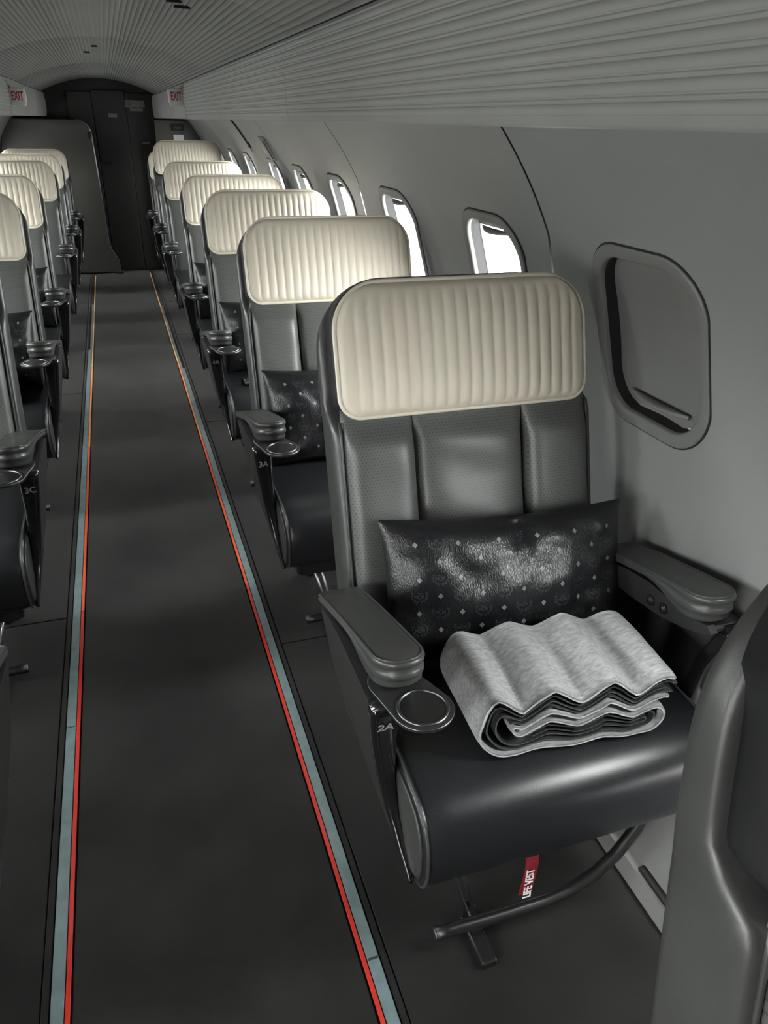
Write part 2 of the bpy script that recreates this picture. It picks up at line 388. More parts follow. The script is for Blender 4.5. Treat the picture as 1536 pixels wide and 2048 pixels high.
def window(sx, wy, idx, shade):
    c0 = wallpt(wy, 0, 0, sx)
    e = struct(empty('window_%d' % idx, c0))
    def P(y, s, d): p = wallpt(wy+y, s, d, sx); return (p[0]-c0[0], p[1]-c0[1], p[2]-c0[2])
    def ring(ins, d): return [P(y, s, d) for y, s in rrect(WIN_HW-ins, WIN_HH-ins, max(WIN_R-ins*.8, .03), 12)]
    b = MB()
    b.rings([ring(*q) for q in ((0, .004), (.0005, -.004), (.0035, -.0070), (.0255, -.0065), (.0285, -.0045), (.0300, -.001), (.0306, .006))], False, False)
    if sx > 0: b.f = [tuple(reversed(f)) for f in b.f]
    b.build('window_frame', FRAMEM, e, sharp=38)
    b = MB(); b.rings([ring(*q) for q in ((.0306, .006), (.0325, .030), (.0327, .036))], False, False)
    if sx > 0: b.f = [tuple(reversed(f)) for f in b.f]
    b.build('shade_channel', GAPM, e)
    b = MB(); b.rings([ring(*q) for q in ((.0327, .036), (.0345, .0365), (.0375, .042), (.0400, .060), (.0400, .068))], False, False)
    if sx > 0: b.f = [tuple(reversed(f)) for f in b.f]
    b.build('window_bezel', WHITEP, e, sharp=40)
    b = MB(); b.tube(ring(-.001, -.0005), .0022, 6, True); b.build('frame_gap_shadow', GAPM, e)  # black ring standing in for the gap shadow round the frame
    b = MB(); ro = rrect(WIN_HW-.038, WIN_HH-.038, WIN_R-.030, 10)
    b.rings([[P(y, s, .060) for y, s in ro], [P(y, s, .064) for y, s in ro]]); b.build('window_pane', GLASS, e, smooth=False)
    # shade: slides down in front of the pane; its lower edge at s1
    hw, hh, r = WIN_HW-.0335, WIN_HH-.0335, WIN_R-.027
    if shade > .9: hh += .0025
    s1 = hh - 2*hh*shade
    def hwid(s):
        q = abs(s)-(hh-r)
        return hw if q <= 0 else hw-r+math.sqrt(max(r*r-q*q, 0))
    b = MB(); gap = .0022 if shade < .9 else -.0025
    def sh(u, v):
        s = s1+(hh-s1)*v; return P((2*u-1)*(hwid(s)-gap), s, .030 + (0.006*math.sin(math.pi*u) if shade > .9 else 0))
    b.grid(sh, 16, 24); b.grid(lambda u, v: P((2*u-1)*(hwid(s1+(hh-s1)*v)-gap), s1+(hh-s1)*v, .034+(0.006*math.sin(math.pi*u) if shade > .9 else 0)), 16, 24)
    so = b.build('window_shade', SHADEM, e)
    # lip along the lower shade edge
    b = MB(); L0 = .034 if shade > .9 else .0; ss = s1+L0; wl = min(hwid(ss), .10) if shade > .9 else hwid(max(ss, s1+.02))*.8
    def lip(u, v):
        x = (2*u-1)*wl; bow = (1-(2*u-1)**2)
        a = v*2*math.pi; dep = .022*bow+.004
        return P(x, ss-.010*(1-bow)*0+.005*math.sin(a)-.012*bow*0, .024-dep*.5+dep*.5*math.cos(a))
    b.grid(lip, 14, 10); b.build('shade_lip', SHADEM, so)
    return e
wi = 1
for k, wy in enumerate(WIN_Y):
    window(1, wy, wi, 1.0 if abs(wy-1.31) < .01 else (.07, .10, .06, .09, .08)[k % 5]); wi += 1
for k, wy in enumerate(WIN_Y):
    window(-1, wy, wi, (.12, .18, .1)[k % 3]); wi += 1

# ceiling arch and the fluted side valances
CR = 1.19; CZ = 1.838
def ceil_z(x): return CZ-(CR-math.sqrt(CR*CR-x*x))
def build_ceiling():
    root = struct(empty('ceiling', (0, 0, 1.84)))
    cuts = [YF, .35, 2.42, 4.5, 6.6, YB]
    nfl = 60; wmax = .532
    for a, c in zip(cuts[:-1], cuts[1:]):
        b = MB(); nu = nfl*8
        def fn(u, v):
            x = -wmax+2*wmax*u
            z = ceil_z(x)+.0036*math.sqrt(abs(math.sin(math.pi*u*nfl)))
            e = .004 if (v < .001 or v > .999) else 0
            return (x, a+.001+(c-a-.002)*v, z+e-1.84)
        ys = [0, .004/(c-a), .5, 1-.004/(c-a), 1]
        o = len(b.v)
        for v in ys:
            for i in range(nu+1): b.v.append(fn(i/nu, v))
        for j in range(len(ys)-1):
            for i in range(nu): b.f.append((o+j*(nu+1)+i, o+(j+1)*(nu+1)+i, o+(j+1)*(nu+1)+i+1, o+j*(nu+1)+i+1))
        b.build('ceiling_panel', CEILM, root)
    b = MB(); b.grid(lambda u, v: (-.62+1.24*u, YF+(YB-YF)*v, ceil_z(-.62+1.24*u)+.012-1.84), 24, 1); b.build('ceiling_backing', GAPM, root)
    # slots in the ceiling
    for x, y, l, w, ang in ((.246, 2.72, .022, .006, 8), (.275, 2.79, .024, .005, 8), (-.034, 5.40, .016, .006, 5), (.011, 4.93, .014, .006, 5)):
        q = MB(); M = Matrix.Rotation(math.radians(ang), 3, 'Z'); q.box((x, y, ceil_z(x)-.004-1.84), (l, w, .004), M); q.build('ceiling_slot', GAPM, root, smooth=False)
build_ceiling()
VX0, VZ0, VZ1 = .512, 1.4985, 1.704
def valance(sx, nm):
    root = struct(empty('trim_%d' % (1 if sx > 0 else 2), (sx*VX0, 0, VZ0)))
    nfl = 10
    prof = []
    n = nfl*18
    cuts = [YF, -.1, 2.42, 5.55, YB] if sx > 0 else [YF, 1.0, 3.4, 5.55, YB]
    for k, (a, c) in enumerate(zip(cuts[:-1], cuts[1:])):
        amp = .0030 if k < 3 else 0.0
        pts = [(VX0+.35, VZ0+.012), (VX0+.10, VZ0+.004), (VX0+.03, VZ0+.001), (VX0+.010, VZ0), (VX0+.002, VZ0+.004)]
        for i in range(n+1):
            t = i/n; z = VZ0+.012+(VZ1-.006-VZ0-.012)*t
            ph = (t*nfl) % 1.0
            q = abs(math.sin(math.pi*ph/.72))**.5 if ph < .72 else .62*abs(math.sin(math.pi*(ph-.72)/.28))**.7
            x = VX0 - .006*math.sin(math.pi*t) - amp*q + amp
            pts.append((x, z))
        pts += [(VX0+.004, VZ1-.001), (VX0+.012, VZ1), (VX0+.018, VZ1-.004)]
        b = MB(); ny = 2 if k < 3 else 40
        for j in range(ny+1):
            t = j/ny
            for (x, z) in pts:
                yy = a+.0012+(c-a-.0024)*t
                dx = 0
                if k == 3: dx = .006*math.sin((yy-5.55)*9.0)*sstep(5.6, 6.2, yy)*math.sin(math.pi*min(max((z-VZ0)/(VZ1-VZ0), 0), 1))
                b.v.append((sx*(x+dx-VX0), yy, z-VZ0))
        m = len(pts)
        for j in range(ny):
            for i in range(m-1): b.f.append((j*m+i, (j+1)*m+i, (j+1)*m+i+1, j*m+i+1))
        b.build('valance_panel', VALM, root)
    b = MB(); b.box((sx*.055, (YF+YB)/2, .100), (.038, (YB-YF)/2, .098)); b.build('valance_backing', GAPM, root, smooth=False)
valance(1, 'right'); valance(-1, 'left')

def end_walls():
    b = MB(); b.box((0, YB+.03, .95), (1.15, .03, 1.0)); struct(b.build('wall_back', BULK, smooth=False))
    b = MB(); b.box((0, YF-.03, .95), (1.15, .03, 1.0)); struct(b.build('wall_front', BULK, smooth=False))
    # outer skin over the ceiling and under the floor so that no daylight leaks in
    b = MB()
    b.grid(lambda u, v: (1.16*math.cos(math.radians(30+120*u)), YF-.06+(YB-YF+.12)*v, ZC+1.16*math.sin(math.radians(30+120*u))), 32, 1)
    # top skin closes against the wall panels
    o = b.build('ceiling_skin', GAPM); struct(o)
    # flight deck style door in the aft bulkhead
    d = struct(empty('door_1', (.035, YB-.004, 0)))
    q = MB(); q.rbox((-.23, -.004, .86), (.115, .008, .86), .004); q.build('door_jamb', BULK, d, smooth=False)
    q = MB(); q.rbox((.0475, -.006, .87), (.158, .008, .87), .004); q.build('door_panel', BULK, d, smooth=False)
    q = MB(); q.rbox((.345, -.004, .86), (.135, .008, .86), .004); q.build('door_jamb', BULK, d, smooth=False)
    q = MB(); q.rbox((-.03, -.017, 1.08), (.035, .006, .012), .003); q.build('door_latch', BLACKP, d, smooth=False)
end_walls()

def placards():
    def plate(x, z, w, h, m, label, text=None, tm=None, ts=.02, y=YB-.020, icon=False, name='placard', sq=.9):
        e = tag(empty(name, (x, y, z)), label, 'sign')
        q = MB(); q.rbox((0, 0, 0), (w/2, .003, h/2), .002); q.build('plate', m, e, smooth=False)
        if text: text_obj(text, ts, 'lettering', tm, e, frameM((w*.12 if icon else 0, -.0036, 0), (1, 0, 0), (0, 0, 1)), sq)
        if icon:
            q = MB(); q.tube([(-w*.33+h*.3*math.cos(a*math.pi/10), -.004, h*.3*math.sin(a*math.pi/10)) for a in range(20)], .0025, 6, True); q.tube([(-w*.33-h*.2, -.004, h*.2), (-w*.33+h*.2, -.004, -h*.2)], .002, 6); q.build('no_smoking_symbol', BLACKP, e)
    plate(.335, 1.625, .19, .066, LABELG, 'grey no-smoking placard high on the dark aft bulkhead', None, GREYINK, .03, icon=True)
    plate(.345, 1.573, .13, .028, LABELG, 'narrow grey plate just below the no-smoking placard')
    plate(.107, 1.518, .085, .036, LABELG, 'small grey plate at the middle of the dark aft bulkhead')
    plate(.40, 1.268, .075, .018, LABELG, 'thin small grey plate low on the right of the aft bulkhead')
placards()

def dividers():
    # left: leather covered partition with a rounded top corner and flared foot
    Y = 8.90
    out = [(-1.00, .02), (-1.02, 1.0), (-.93, 1.40), (-.90, 1.474), (-.245, 1.474)]
    for k in range(9):
        a = math.radians(90-90*k/8); out.append((-.245+.125*math.cos(a), 1.349+.125*math.sin(a)))
    out += [(-.112, 1.0), (-.104, .5), (-.100, .31), (-.085, .245), (-.05, .185), (-.026, .13), (-.02, .07), (-.02, .012), (-.06, .005)]
    e = tag(empty('cabin_divider', (-.5, Y, 0)), 'dark leather cabin divider with rounded corner left of the aisle end', 'partition')
    b = MB()
    def ins(pts, d):
        c = (-.5, .74); return [(x+(c[0]-x)*d/.5, z+(c[1]-z)*d/.7) for x, z in pts]
    b.rings([[(x+.5, y, z) for x, z in ins(out, d)] for y, d in ((.045, 0), (0.006, 0), (0, .006))][::-1]); b.build('panel', DIVM, e, sharp=40)
    b = MB(); b.tube([(x+.5, .004, z) for x, z in out[4:]], .006, 8); b.build('edge_trim', STEEL, e)
    b = MB(); b.rbox((.36, -.012, 1.335), (.014, .012, .03), .003); b.build('coat_hook', BLACKP, e, smooth=False)
    b = MB(); b.rbox((.47, -.01, .012), (.04, .03, .010), .004); b.build('foot_bracket', STEEL, e, smooth=False)
    # right: dark partition behind the last seat
    e = tag(empty('cabin_divider', (.7, Y, 0)), 'dark cabin divider behind the last seats right of the aisle', 'partition')
    out = [(.50, .01), (.50, 1.482), (.885, 1.482), (.95, 1.36), (1.0, 1.22), (1.04, 1.0), (1.03, .6), (.93, .05)]
    b = MB(); b.rings([[(x-.7, y, z) for x, z in out] for y in (.045, 0)]); b.build('panel', DIVM, e, smooth=False)
    s = tag(empty('exit_placard', (.725, Y-.006, 1.415)), 'dark framed exit placard on the right cabin divider', 'sign')
    b = MB(); b.rbox((0, 0, 0), (.064, .006, .030), .003); b.build('plate', BLACKP, s, smooth=False)
    b = MB(); b.tube([(-.062, -.006, -.028), (.062, -.006, -.028), (.062, -.006, .028), (-.062, -.006, .028)], .003, 6, True); b.build('border', PLASTIC, s)
    text_obj('EXIT', .04, 'lettering', LABELG, s, frameM((0, -.007, 0), (1, 0, 0), (0, 0, 1)), 1.0)
    c = tag(empty('card', (.727, Y-.004, 1.318)), 'plain white card fixed below the exit placard on the divider', 'card')
    b = MB(); b.rings([[(x, y, z) for x, z in rrect(.052, .036, .008, 4)] for y in (0.003, -.003)]); b.build('paper', CARD, c, smooth=False)
dividers()

def exit_sign(sx):
    # wedge-shaped white box on the valance, its face turned towards the camera end
    Y = 5.60
    e = tag(empty('exit_sign', (sx*.512, Y, 1.628 if sx > 0 else 1.606)), 'white EXIT sign box with red letters on the %s ceiling valance' % ('right' if sx > 0 else 'left'), 'exit sign')
    b = MB()
    def ring(y, ins, w):
        pts = rrect(.048-ins, .042-ins, .014, 5)
        return [(-sx*(.046 - 0.0 - x*1.0) + (0), y, z + (.0 if z > -.02 else -.006*(1))) for x, z in pts] if False else [(-sx*.046+x, y+(.10 if sx*x > .02 else 0)*0, z) for x, z in pts]
    b.rings([ring(0, .004, 0), ring(.004, 0, 0), ring(.03, 0, 0), ring(.13, .012, 0)]); b.build('housing', WHITEP, e, sharp=50)
    b = MB(); b.rings([[(-sx*.046+x, y, z) for x, z in rrect(.040, .009, .005, 4)] for y, z0 in ((.006, 0), (.05, 0)) for z_ in (0,)]) if False else b.rings([[(-sx*.046+x*f, y, -.046-d) for x, y in [(-.040, .004), (.040, .004), (.038, .10), (-.038, .10)]] for d, f in ((-.006, 1), (.008, .9))])
    b.build('lens', WHITEP, e, smooth=False)
    text_obj('EXIT', .066, 'lettering', REDP, e, frameM((-sx*.046, -.0008, -.004), (1, 0, 0), (0, 0, 1)), .50, bold=.0014)
exit_sign(1); exit_sign(-1)

def wing_exit():
    c0 = wallpt(5.0, .28, 0, 1)
    e = struct(empty('door_2', c0))
    def P(y, s, d): p = wallpt(5.0+y, .28+s, d, 1); return tuple(p[i]-c0[i] for i in range(3))
    b = MB(); ro = rrect(.10, .075, .012, 4); b.rings([[P(y, s, d) for y, s in rrect(.10-q, .075-q, .012, 4)] for d, q in ((.002, 0), (-.006, .001), (-.008, .004))][::-1]); b.build('cover', FRAMEM, e, sharp=40)
    b = MB(); b.rings([[P(y-.03, s-.005, d) for y, s in rrect(.028, .055, .006, 4)] for d in (-.0082, -.0095)][::-1]); b.build('recess', GAPM, e, sharp=40)
    b = MB(); b.rings([[P(y+.10+.05, s-.02, d) for y, s in rrect(.035, .022, .003, 3)] for d in (.001, -.0015)][::-1]); b.build('instruction_plate', CARD, e, sharp=40)
    # exit hatch trim bars beside it
    o = c0
    b = MB()
    for s0, s1, yy in ((-.5, .30, 5.655), (.26, .52, 5.70)):
        q = [wallpt(yy, s0+(s1-s0)*k/16, -.004, 1) for k in range(17)]
        b.tube([tuple(p[i]-o[i] for i in range(3)) for p in q], .007, 6)
    b.tube([tuple(wallpt(yy, .28, -.004, 1)[i]-o[i] for i in range(3)) for yy in (5.65, 5.70)], .007, 6)
    b.build('door_seal', BLACKP, e)
wing_exit()

# ------------------------------------------------------------------ seats
LEAN = [17.0, .145]; YB0 = -.142; ZB0 = .42
TH = math.radians(17.0)
def Bk(u, v, w):
    TH = math.radians(LEAN[0])
    return (u, YB0+v*math.sin(TH)-w*math.cos(TH), ZB0+v*math.cos(TH)+w*math.sin(TH))
def back_outline(hw, v0, v1, rt, rb, n=10):
    out = [(-hw+rb, v0), (hw-rb, v0)] if rb > .001 else []
    pts = []
    for cx, cv, r, a0 in ((hw-rb, v0+rb, rb, 270), (hw-rt, v1-rt, rt, 0), (-hw+rt, v1-rt, rt, 90), (-hw+rb, v0+rb, rb, 180)):
        for k in range(n+1):
            a = math.radians(a0+90*k/n); pts.append((cx+r*math.cos(a), cv+r*math.sin(a)))
    return pts
def densify(pts, step):
    out = []
    for i, p in enumerate(pts):
        q = pts[(i+1) % len(pts)]; d = math.hypot(q[0]-p[0], q[1]-p[1]); k = max(1, int(d/step))
        for j in range(k): out.append((p[0]+(q[0]-p[0])*j/k, p[1]+(q[1]-p[1])*j/k))
    return out
def seat(mirror, number=None):
    mk = lambda b, n, m, p, **k: b.build(n, m, p, mirror=mirror, **k)
    e = empty('airline_armchair')
    sg = -1 if mirror else 1
    # --- backrest shell
    b = MB(); vt = .848
    base = densify(back_outline(.303, 0.0, vt, LEAN[1], .03), .02)
    def shell_ring(t, ins):
        r = []
        for u, v in base:
            cu, cv = 0, .42
            k = ins
            uu = u*(1-k/.303); vv = cv+(v-cv)*(1-k/.42)
            wf = .002-.052*sstep(.545, .60, vv); wr = -.098+.012*sstep(.5, .85, vv)
            r.append(Bk(uu, vv, wr+(wf-wr)*t))
        return r
    b.rings([shell_ring(0, .06), shell_ring(0, .016), shell_ring(.05, .005), shell_ring(.15, .001), shell_ring(.4, 0), shell_ring(.75, 0), shell_ring(.93, .003), shell_ring(1, .010), shell_ring(1, .05)][::-1])
    mk(b, 'backrest_shell', LEATHER, e)
    # --- perforated back panels: two bolsters and the centre
    def slab(u0, u1, v0, v1, bulge, name, skew=0):
        q = MB(); nu, nv = 26, 44
        def f(a, c):
            s = 2*a-1; t = 2*c-1
            ex = (1-abs(s)**(5 if abs(u1) > .2 or abs(u0) > .2 else 3.6)); ey = (1-abs(t)**10)
            w = -.012+(bulge+.014)*max(ex, 0)**.42*max(ey, 0)**.4
            w *= 1-.75*sstep(.50, .565, v0+(v1-v0)*c)
            w += .004*math.sin(7*c*3.1+3*a)*(1-sstep(.46, .54, v0+(v1-v0)*c))*ex*ey*(1 if abs(u0) < .2 and u1 < .2 else .3)
            return Bk(u0+(u1-u0)*a, v0+(v1-v0)*c, w)
        q.grid(f, nu, nv, uvfn=lambda a, c: (u0+(u1-u0)*a, v0+(v1-v0)*c))
        return mk(q, name, PERF, e)
    slab(-.284, -.1285, .02, .585, .030, 'back_bolster'); slab(-.1275, .1275, .02, .585, .020, 'back_panel'); slab(.1285, .284, .02, .585, .030, 'back_bolster')
    # side piping between shell and bolster
    for s in (-1, 1):
        q = MB(); q.tube([Bk(s*.287, .02+.54*k/20, .004) for k in range(21)], .0032, 6); mk(q, 'back_piping', LEATHER, e)
    # --- headrest: black pad body, cream pleated cover, piping
    v0, v1 = .562, .838; hv = (v1-v0)/2; vc = (v0+v1)/2; hw = .2875
    q = MB(); ol = back_outline(hw, v0, v1, .100, .045)
    q.rings([[Bk(u*(1-i/hw), vc+(v-vc)*(1-i/hv), w) for u, v in ol] for w, i in ((-.06, 0), (-.005, 0), (.004, .003), (.008, .010))])
    hr = mk(q, 'headrest', BLACKL, e)
    ch, cv_ = hw-.006, hv-.006; rt, rb = .096, .042
    def hwid(t):
        v = t*cv_
        r = rt if v > 0 else rb; d = abs(v)-(cv_-r)
        return ch if d <= 0 else ch-r+math.sqrt(max(r*r-d*d, 0))
    P_ = .0272
    def face(a, c):
        t = 2*c-1; s = 2*a-1
        # finer spacing of rows near the rounded ends
        t = math.sin(t*math.pi/2)*.5+t*.5
        u = s*hwid(t); v = t*cv_
        ed = min(ch-abs(u), cv_-abs(v), (1-abs(s))*hwid(t))
        dome = (1-(abs(u)/ch)**4)*(1-(abs(v)/cv_)**4)
        edge = min(ed/.012, 1)**.5
        pl = abs(math.sin(math.pi*(u/P_)))**.5
        fade = sstep(.010, .035, ch-abs(u))*(sstep(.004, .05, cv_-v) if v > 0 else sstep(.0, .012, cv_+v))
        w = .006+.010*edge+.014*dome+.0056*(pl-.6)*fade
        return Bk(u, vc+v, w)
    q = MB(); q.grid(face, 210, 30, uvfn=lambda a, c: (a, c)); mk(q, 'headrest_cover', CREAM, hr)
    q = MB(); q.tube([Bk(u, v, .0075) for u, v in densify([(u*(1-.004/hw), vc+(v-vc)*(1-.004/hv)) for u, v in ol], .02)], .0045, 8, True); mk(q, 'headrest_piping', CREAMP, hr)
    # --- seat cushion: front roll
    prof = [(-.09, .485), (-.25, .484), (-.40, .482), (-.475, .480), (-.535, .469), (-.570, .446), (-.588, .41), (-.592, .37), (-.588, .335), (-.574, .305), (-.548, .290), (-.49, .286), (-.30, .30), (-.09, .31)]
    pr = []
    for i in range(len(prof)):                # Catmull-Rom refinement
        p0, p1, p2, p3 = [prof[(i+k) % len(prof)] for k in (-1, 0, 1, 2)]
        for j in range(5):
            t = j/5
            if i == len(prof)-1: pr.append((p1[0]+(p2[0]-p1[0])*t, p1[1]+(p2[1]-p1[1])*t)); continue
            cr = lambda a, bb, c_, d: .5*((2*bb)+(-a+c_)*t+(2*a-5*bb+4*c_-d)*t*t+(-a+3*bb-3*c_+d)*t**3)
            if i in (0, len(prof)-2): pr.append((p1[0]+(p2[0]-p1[0])*t, p1[1]+(p2[1]-p1[1])*t))
            else: pr.append((cr(p0[0], p1[0], p2[0], p3[0]), cr(p0[1], p1[1], p2[1], p3[1])))
    arc = [0]
    for i in range(1, len(pr)): arc.append(arc[-1]+math.hypot(pr[i][0]-pr[i-1][0], pr[i][1]-pr[i-1][1]))
    def cring(x, ins):
        cy, cz = -.40, .385
        r = []
        for y, z in pr:
            dy, dz = y-cy, z-cz; L = math.hypot(dy, dz); k = (L-ins)/L
            sag = 0
            r.append((x, cy+dy*k, cz+dz*k + sag))
        return r
    q = MB(); xs = [(-.310, .012), (-.3075, .004), (-.302, .0015), (-.2995, .004), (-.296, .003), (-.288, 0)] + [(x, -.002*(1-(x/.3)**2)) for x in np.linspace(-.25, .25, 12)] + [(.288, 0), (.296, .003), (.2995, .004), (.302, .0015), (.3075, .004), (.310, .012)]
    o = q.rings([cring(x, i) for x, i in xs])
    n = len(pr)
    for k, (x, i) in enumerate(xs):
        for j in range(n): q.uv[o+k*n+j] = (x, arc[j])
    cu = mk(q, 'seat_cushion', SEATPERF, e)
    for s in (-1, 1):
        q = MB(); q.tube([(s*.3045, y, z) for x, y, z in cring(0, .0005)], .003, 6, True); mk(q, 'cushion_piping', LEATHER, cu)
        q = MB(); q.rings([cring(s*.3105, .012), cring(s*.3125, .03)][::s]); mk(q, 'cushion_end', LEATHER, cu)
    # --- base pan and legs
    q = MB(); q.rbox((0, -.30, .262), (.27, .23, .028), .01); mk(q, 'seat_pan', BLACKP, e, smooth=False)
    for lx in (-.165, .165):
        by = 0 if lx < 0 else .24
        q = MB(); q.rbox((lx+.015, by-.525, .012), (.017, .055, .010), .003); mk(q, 'floor_fitting', BLACKP, e, smooth=False)
        q = MB(); q.rbox((lx+.015, by-.49, .038), (.010, .03, .016), .003); mk(q, 'leg_clevis', BLACKP, e, smooth=False)
        q = MB(); q.rbox((lx+.015, -.12, .014), (.016, .05, .012), .003); mk(q, 'floor_fitting', BLACKP, e, smooth=False)
        for dx in (-.012, .014):
            q = MB(); q.tube([(lx+dx-.03, by-.40, .24), (lx+.012+dx*.6, by-.48, .05)], .005, 8); mk(q, 'leg_strut', CHROME, e)
        q = MB(); q.tube([(lx+.01, by-.38, .24), (lx+.015, by-.13, .03)], .012, 8); mk(q, 'leg_brace', BLACKP, e)
        q = MB(); q.tube([(lx+.01, -.15, .24), (lx+.015, -.12, .03)], .012, 8); mk(q, 'leg', BLACKP, e)
        q = MB(); q.tube([(lx+.005, by-.568, .013), (lx+.028, by-.568, .013)], .0045, 8); mk(q, 'fitting_bolt', STEEL, e)
    path = [(-.245, -.515, .060), (-.12, -.518, .060), (.0, -.52, .064), (.06, -.52, .075), (.115, -.518, .10), (.165, -.512, .135), (.215, -.50, .185), (.255, -.48, .24), (.285, -.45, .285)]
    pp = []
    for i in range(len(path)-1):
        for j in range(4): pp.append(tuple(path[i][k]+(path[i+1][k]-path[i][k])*j/4 for k in range(3)))
    pp.append(path[-1])
    q = MB(); q.tube(pp, .0135, 10); fb = mk(q, 'baggage_bar', BLACKP, e)
    q = MB(); q.tube([(-.2462, -.515, .060), (-.2445, -.515, .060)], .0138, 12); mk(q, 'bar_end', STEEL, fb)
    # --- arms
    hwA, yr, yf = .0455, -.115, -.482
    tA = lambda y: min(max((y-yr)/(yf-yr), 0), 1)
    def cxa(y): return .3305-.0165*tA(y)
    def ztop(y): return .646+.090*tA(y)**.85
    def zbot(y): return ztop(y)-.022-.043*(1-sstep(-.425, -.300, y))
    def cap_outline(ins):
        h = hwA-ins; pts = []
        y0 = yr-ins; y1 = yf+ins+(hwA-0); rr = .016
        for k in range(6):
            a = math.radians(0+90*k/5); pts.append((h-rr+rr*math.cos(a), y0-rr+rr*math.sin(a)))
        for k in range(6):
            a = math.radians(90+90*k/5); pts.append((-h+rr+rr*math.cos(a), y0-rr+rr*math.sin(a)))
        for k in range(1, 11): pts.append((-h, y0-rr+(y1-(y0-rr))*k/11))
        for k in range(21):
            a = math.radians(180+180*k/20); pts.append((h*math.cos(a), y1+(hwA-ins)*1.0*math.sin(a)))
        for k in range(1, 11): pts.append((h, y1+((y0-rr)-y1)*k/11))
        return pts
    for s in (-1, 1):
        q = MB(); rings = []
        for f, ins in ((0, .03), (-.01, .012), (0.01, .005), (.05, .0015), (.12, 0), (.22, .0005), (.31, .0040), (.40, .0010), (.5, 0), (.6, .0008), (.68, .0042), (.78, .002), (.9, .006), (1.0, .018)):
            rings.append([(s*cxa(y)+x, y, ztop(y)-f*(ztop(y)-zbot(y))) for x, y in cap_outline(ins)])
        q.rings(rings[::-1]); arm = mk(q, 'armrest', LEATHER, e)
        q = MB(); q.tube([(s*cxa(y)+x, y, ztop(y)-.0012) for x, y in cap_outline(.0035)], .0022, 6, True); mk(q, 'armrest_piping', LEATHER, arm)
        # side panel
        zx = [.285, .40, .50, .60, .668]; xx = [-.316, -.335, -.352, -.367, -.377]
        yfz = ([.285, .30, .33, .38, .44, .55, .64, .668], [-.540, -.525, -.495, -.462, -.446, -.456, -.488, -.500])
        yrz = ([.285, .30, .336, .39, .455, .55, .622, .645, .664], [-.535, -.45, -.31, -.20, -.135, -.12, -.118, -.20, -.29])
        q = MB(); rings = []
        zl = .285 if s < 0 else .37
        zs = [zl+(.664-zl)*k/26 for k in range(27)]
        for z in zs:
            x = interp(z, zx, xx); a = interp(z, *yfz); c = interp(z, *yrz); th = .020; rr = .006
            ring = []
            ny = 10
            for k in range(ny+1): ring.append((x, a+rr+(c-a-2*rr)*k/ny, z) if True else None)
            ring.append((x+rr*.8, c, z)); ring.append((x+th-rr*.5, c, z))
            for k in range(ny+1): ring.append((x+th, c-rr+(a-c+2*rr)*k/ny, z))
            ring.append((x+th-rr*.5, a, z)); ring.append((x+rr*.8, a, z))
            ring = [(p[0]*(-s), p[1], p[2]) for p in ring]
            rings.append(ring)
        q.rings(rings if s < 0 else rings[::-1]); mk(q, 'side_panel', PLASTIC, e, sharp=50)
        # front post, gloss black
        q = MB(); rings = []
        zs = [.283, .288, .30, .315, .33, .355, .38, .41, .44, .48, .52, .56, .60, .64, .668] if s < 0 else [.368, .40, .44, .48, .52, .56, .60, .64, .668]
        for z in zs:
            xo = interp(z, zx, xx)-.003; xi = interp(z, [.283, .30, .38, .46, .55, .668], [-.309, -.3055, -.311, -.315, -.319, -.326])
            yf_ = interp(z, *yfz)-.006
            dp = .034 if z > .32 else .016+.018*(z-.283)/.037
            cx_, cy_ = (xo+xi)/2, yf_+dp/2
            rings.append([(-s*(cx_+x), cy_+y, z) for x, y in rrect((xi-xo)/2, dp/2, min(.010, (xi-xo)/2-.0005, dp/2-.0005), 4)])
        q.rings(rings if s < 0 else rings[::-1]); post = mk(q, 'arm_post', GLOSS, e)
        if s < 0: q = MB(); q.tube([(-.313, -.525, .287), (-.313, -.541, .287)], .003, 6); mk(q, 'post_screw', CHROME, post)
        if s < 0:
            # cup tray: hull of two circles
            c1, r1, c2, r2 = Vector((-.323, -.445)), .044, Vector((-.300, -.520)), .0505
            d = c2-c1; L = d.length; ang = math.atan2(d.y, d.x); be = math.acos((r1-r2)/L)
            ol2 = []
            for k in range(25):
                a = ang-be+2*be*k/24 if False else ang-be+(2*be)*k/24
                ol2.append((c2.x+r2*math.cos(a), c2.y+r2*math.sin(a)))
            for k in range(25):
                a = ang+be+(2*math.pi-2*be)*k/24; ol2.append((c1.x+r1*math.cos(a), c1.y+r1*math.sin(a)))
            cc = ((c1+c2)/2)
            q = MB(); rings = []
            for z, i in ((.659, .008), (.662, .001), (.666, 0), (.670, .0015), (.6705, .005)):
                rings.append([(cc.x+(x-cc.x)*(1-i/.07), cc.y+(y-cc.y)*(1-i/.07), z) for x, y in ol2])
            q.rings(rings); tray = mk(q, 'cup_tray', PLASTIC, e, sharp=45)
            q = MB(); q.tube([(cc.x+(x-cc.x)*.993, cc.y+(y-cc.y)*.993, .6685) for x, y in ol2], .0018, 6, True); mk(q, 'tray_edge', STEEL, tray)
            q = MB(); q.tube([(c2.x+.0405*math.cos(a*math.pi/18), c2.y+.0405*math.sin(a*math.pi/18), .6708) for a in range(36)], .0032, 8, True); mk(q, 'cup_ring', STEEL, tray)
            q = MB(); q.rings([[(c2.x+r*math.cos(a*math.pi/18), c2.y+r*math.sin(a*math.pi/18), z) for a in range(36)] for r, z in ((.039, .6709), (.03, .6707))], False, True); mk(q, 'cup_recess', BLACKP, tray)
        else:
